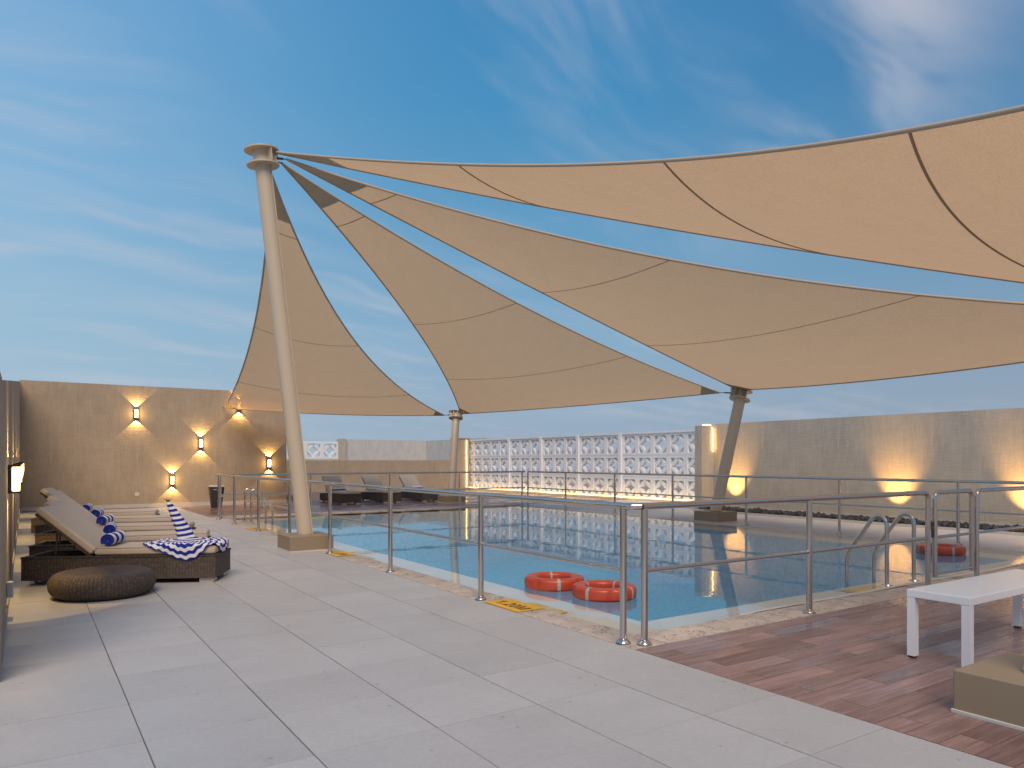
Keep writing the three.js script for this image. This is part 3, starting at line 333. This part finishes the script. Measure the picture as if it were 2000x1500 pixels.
// ------------------------------------------------------------------ bench, bin, small things
{ const o = thing('bench', 'white metal bench on the plank deck', 'bench', [4.84, 0, -2.56]); mesh('seat_top', rbox(1.6, 0.05, 0.39, 0.004, 0.8, 0.425, 0.195), M.bench, o); for (const [x, z] of [[0.027, 0.027], [0.027, 0.363], [1.573, 0.027], [1.573, 0.363]]) { const l = mesh('leg', bx(0.05, 0.39, 0.05, x, 0.21, z), M.bench, o); mesh('foot_pad', bx(0.04, 0.014, 0.04, x, 0.008, z), M.dark, l); }  }
{ const o = thing('trash_bin', 'tall black tapered trash bin against the end wall', 'trash bin', [4.35, 0, -21.2]); const g = new THREE.CylinderGeometry(0.25, 0.17, 0.56, 4, 1).rotateY(Math.PI / 4).translate(0, 0.285, 0); mesh('bin_body', g, M.dark, o); mesh('lid', rbox(0.34, 0.04, 0.34, 0.015, 0, 0.585, 0), M.foot, o); mesh('label_plate', bx(0.08, 0.025, 0.01, -0.06, 0.5, 0.175), M.band, o); }
{ const o = thing('outlet_box', 'small beige outlet box low on the sloping wall', 'outlet', [-0.14, 0.22, -7.4]); mesh('box_body', rbox(0.05, 0.13, 0.09, 0.012, 0.025, 0, 0), M.foot, o); }
{ const o = thing('wall_vent', 'small round cap low on the end wall', 'vent', [2.52, 0.37, -22.3]); mesh('cap', new THREE.CylinderGeometry(0.06, 0.06, 0.03, 24).rotateX(Math.PI / 2), M.foot, o); }
// painted depth markers across the pool rim
{ const c = document.createElement('canvas'); c.width = 512; c.height = 256; const x = c.getContext('2d'); x.fillStyle = '#d9a62e'; x.fillRect(0, 0, 512, 256); x.fillStyle = '#1c1a16'; x.font = 'bold 150px sans-serif'; x.textAlign = 'center'; x.textBaseline = 'middle'; x.fillText('1.20M', 256, 136); const t = new THREE.CanvasTexture(c); t.colorSpace = THREE.SRGBColorSpace; const mk = std(C(1, 1, 1), 0.7, { map: t });
  const put = (label, x, y, z, w, d, turn) => { const o = thing('depth_marker', label, 'marking', [x, y, z], turn, 'yellow painted depth markers'); mesh('paint', new THREE.PlaneGeometry(w, d).rotateX(-Math.PI / 2), mk, o); mesh('plain_paint', new THREE.PlaneGeometry(w, d * 0.9).rotateX(-Math.PI / 2).translate(0, -0.062, -d * 0.98), std(C(0.62, 0.42, 0.06), 0.7), o); };
  put('yellow depth marker on the rim by the two floating rings', 3.63, 0.0045, -5.42, 0.55, 0.29, -Math.PI / 2); put('yellow depth marker on the rim at the tall mast plinth', 3.63, 0.0045, -9.72, 0.5, 0.29, -Math.PI / 2); put('yellow depth marker on the rim by the ladder near the trash bin', 3.63, 0.0045, -14.2, 0.5, 0.29, -Math.PI / 2);
  const o = thing('depth_marker', 'yellow painted patch under the ladder near the gate', 'marking', [7.35, 0, -4.25], 0, 'yellow painted depth markers'); mesh('paint', grid((u, v) => [(u - 0.5) * 0.6 + 0.0, -0.0555 + 0.0 * v, (v - 0.5) * 0.36, u, v], 4, 4), std(C(0.66, 0.46, 0.06), 0.6), o); }

// ------------------------------------------------------------------ lamps
const warm = C(1, 0.62, 0.20);
function wallLamp(pos, turn, label, group, k) { const o = thing('wall_lamp', label, 'lamp', pos, turn, group);   // wall behind at local z = 0, facing +z
  const h = mesh('housing', merge(bx(0.12, 0.018, 0.10, 0, 0.12, 0.05), bx(0.12, 0.018, 0.10, 0, -0.12, 0.05), bx(0.12, 0.222, 0.03, 0, 0, 0.015)), M.dark, o); mesh('lit_glass', rbox(0.085, 0.220, 0.062, 0.01, 0, 0, 0.062), M.glow, h);
  for (const s of [1, -1]) { const l = new THREE.SpotLight(warm, 3.0 * k, 0, 0.80, 0.05, 2); l.position.set(0, s * 0.145, 0.055); l.target.position.set(0, s * 1.2, 0.05); l.castShadow = true; l.shadow.radius = 0.3; o.add(l, l.target); }
  const p = new THREE.PointLight(warm, 0.35 * k, 0, 2); p.position.set(0, 0, 0.16); p.castShadow = true; o.add(p); return o; }
[[2.50, 2.575, 'highest wall lamp in the open on the end wall'], [4.15, 1.784, 'middle wall lamp on the end wall, below and right of the highest'], [3.40, 0.74, 'lowest wall lamp on the end wall, over the loungers'], [6.07, 1.21, 'wall lamp on the end wall beside the tall mast'], [5.20, 2.90, 'wall lamp on the end wall hidden behind the sail corner']].forEach(([x, y, l]) => wallLamp([x, y, -22.3], 0, l, 'wall lamps on the end wall', 1));
[-8.0, -11.2, -14.4, -17.6, -20.6].forEach((z, i) => wallLamp([-0.14, 1.13, z], Math.PI / 2, ['wall lamp on the sloping wall above the first lounger from the pouf', 'wall lamp on the sloping wall, second from the pouf', 'wall lamp on the sloping wall, third from the pouf', 'wall lamp on the sloping wall, fourth from the pouf', 'wall lamp on the sloping wall next to the end wall'][i], 'wall lamps on the sloping wall', 0.8));
[[-12.25, 'ground uplight in the pebbles behind the leaning short mast'], [-8.1, 'ground uplight in the pebbles behind the pool ladder'], [-5.75, 'ground uplight in the pebbles at the gate end of the wall'], [-2.2, 'ground uplight in the pebbles beyond the gate']].forEach(([z, label]) => { const o = thing('ground_uplight', label, 'lamp', [14.58, 0.05, z], 0, 'uplights along the long wall'); const h = mesh('housing', cyl(V(-0.03, 0, 0), V(0.03, 0.09, 0), 0.045, 0.055, 20), M.dark, o); mesh('lit_glass', cyl(V(0.031, 0.0905, 0), V(0.034, 0.0955, 0), 0.046, 0.046, 20), M.glow, h);
  const l = new THREE.SpotLight(C(1, 0.52, 0.13), 16, 0, 0.62, 0.9, 2); l.position.set(0.045, 0.115, 0); l.target.position.set(0.40, 0.9, 0); l.castShadow = true; l.shadow.radius = 1.5; o.add(l, l.target); });
function rope(name, label, pts, lights) { const o = thing(name, label, 'light strip'); mesh('light_tube', sweep(pts, 0.016, 10), M.rope, o); for (const [p, look, w, h, k] of lights) { const l = new THREE.RectAreaLight(warm, k, w, h); l.position.copy(p); l.lookAt(look); o.add(l); } return o; }
{ const pts = []; for (let i = 0; i <= 90; i++) { const t = i / 90; pts.push(V(16.30 + 0.03 * Math.sin(t * 40) * fbm(t * 20, 1, 8, 2), 0.085 + 0.03 * fbm(t * 14, 2, 9, 2), -27.9 + t * 13.3)); } rope('rope_light', 'glowing warm rope light along the foot of the block screen', pts, [[V(16.27, 0.12, -21.2), V(16.6, 0.45, -21.2), 13.2, 0.03, 9]]); }
rope('rope_light', 'glowing vertical rope light on the wall pier', [V(16.22, 2.2, -27.955), V(16.215, 1.6, -27.957), V(16.225, 0.8, -27.955), V(16.22, 0.1, -27.955)], [[V(16.22, 1.15, -27.90), V(16.22, 1.15, -28.2), 0.03, 2.1, 8]]);
rope('rope_light', 'short glowing rope light hanging over the long wall end', fillet([V(14.72, 2.225, -13.1), V(14.94, 2.23, -13.02), V(14.955, 2.1, -12.95), V(14.93, 1.85, -12.945), V(14.945, 1.52, -12.945)], 0.05, 6), [[V(14.93, 1.85, -12.88), V(15.05, 1.85, -13.1), 0.03, 0.6, 8]]);
renderer.render(scene, camera);
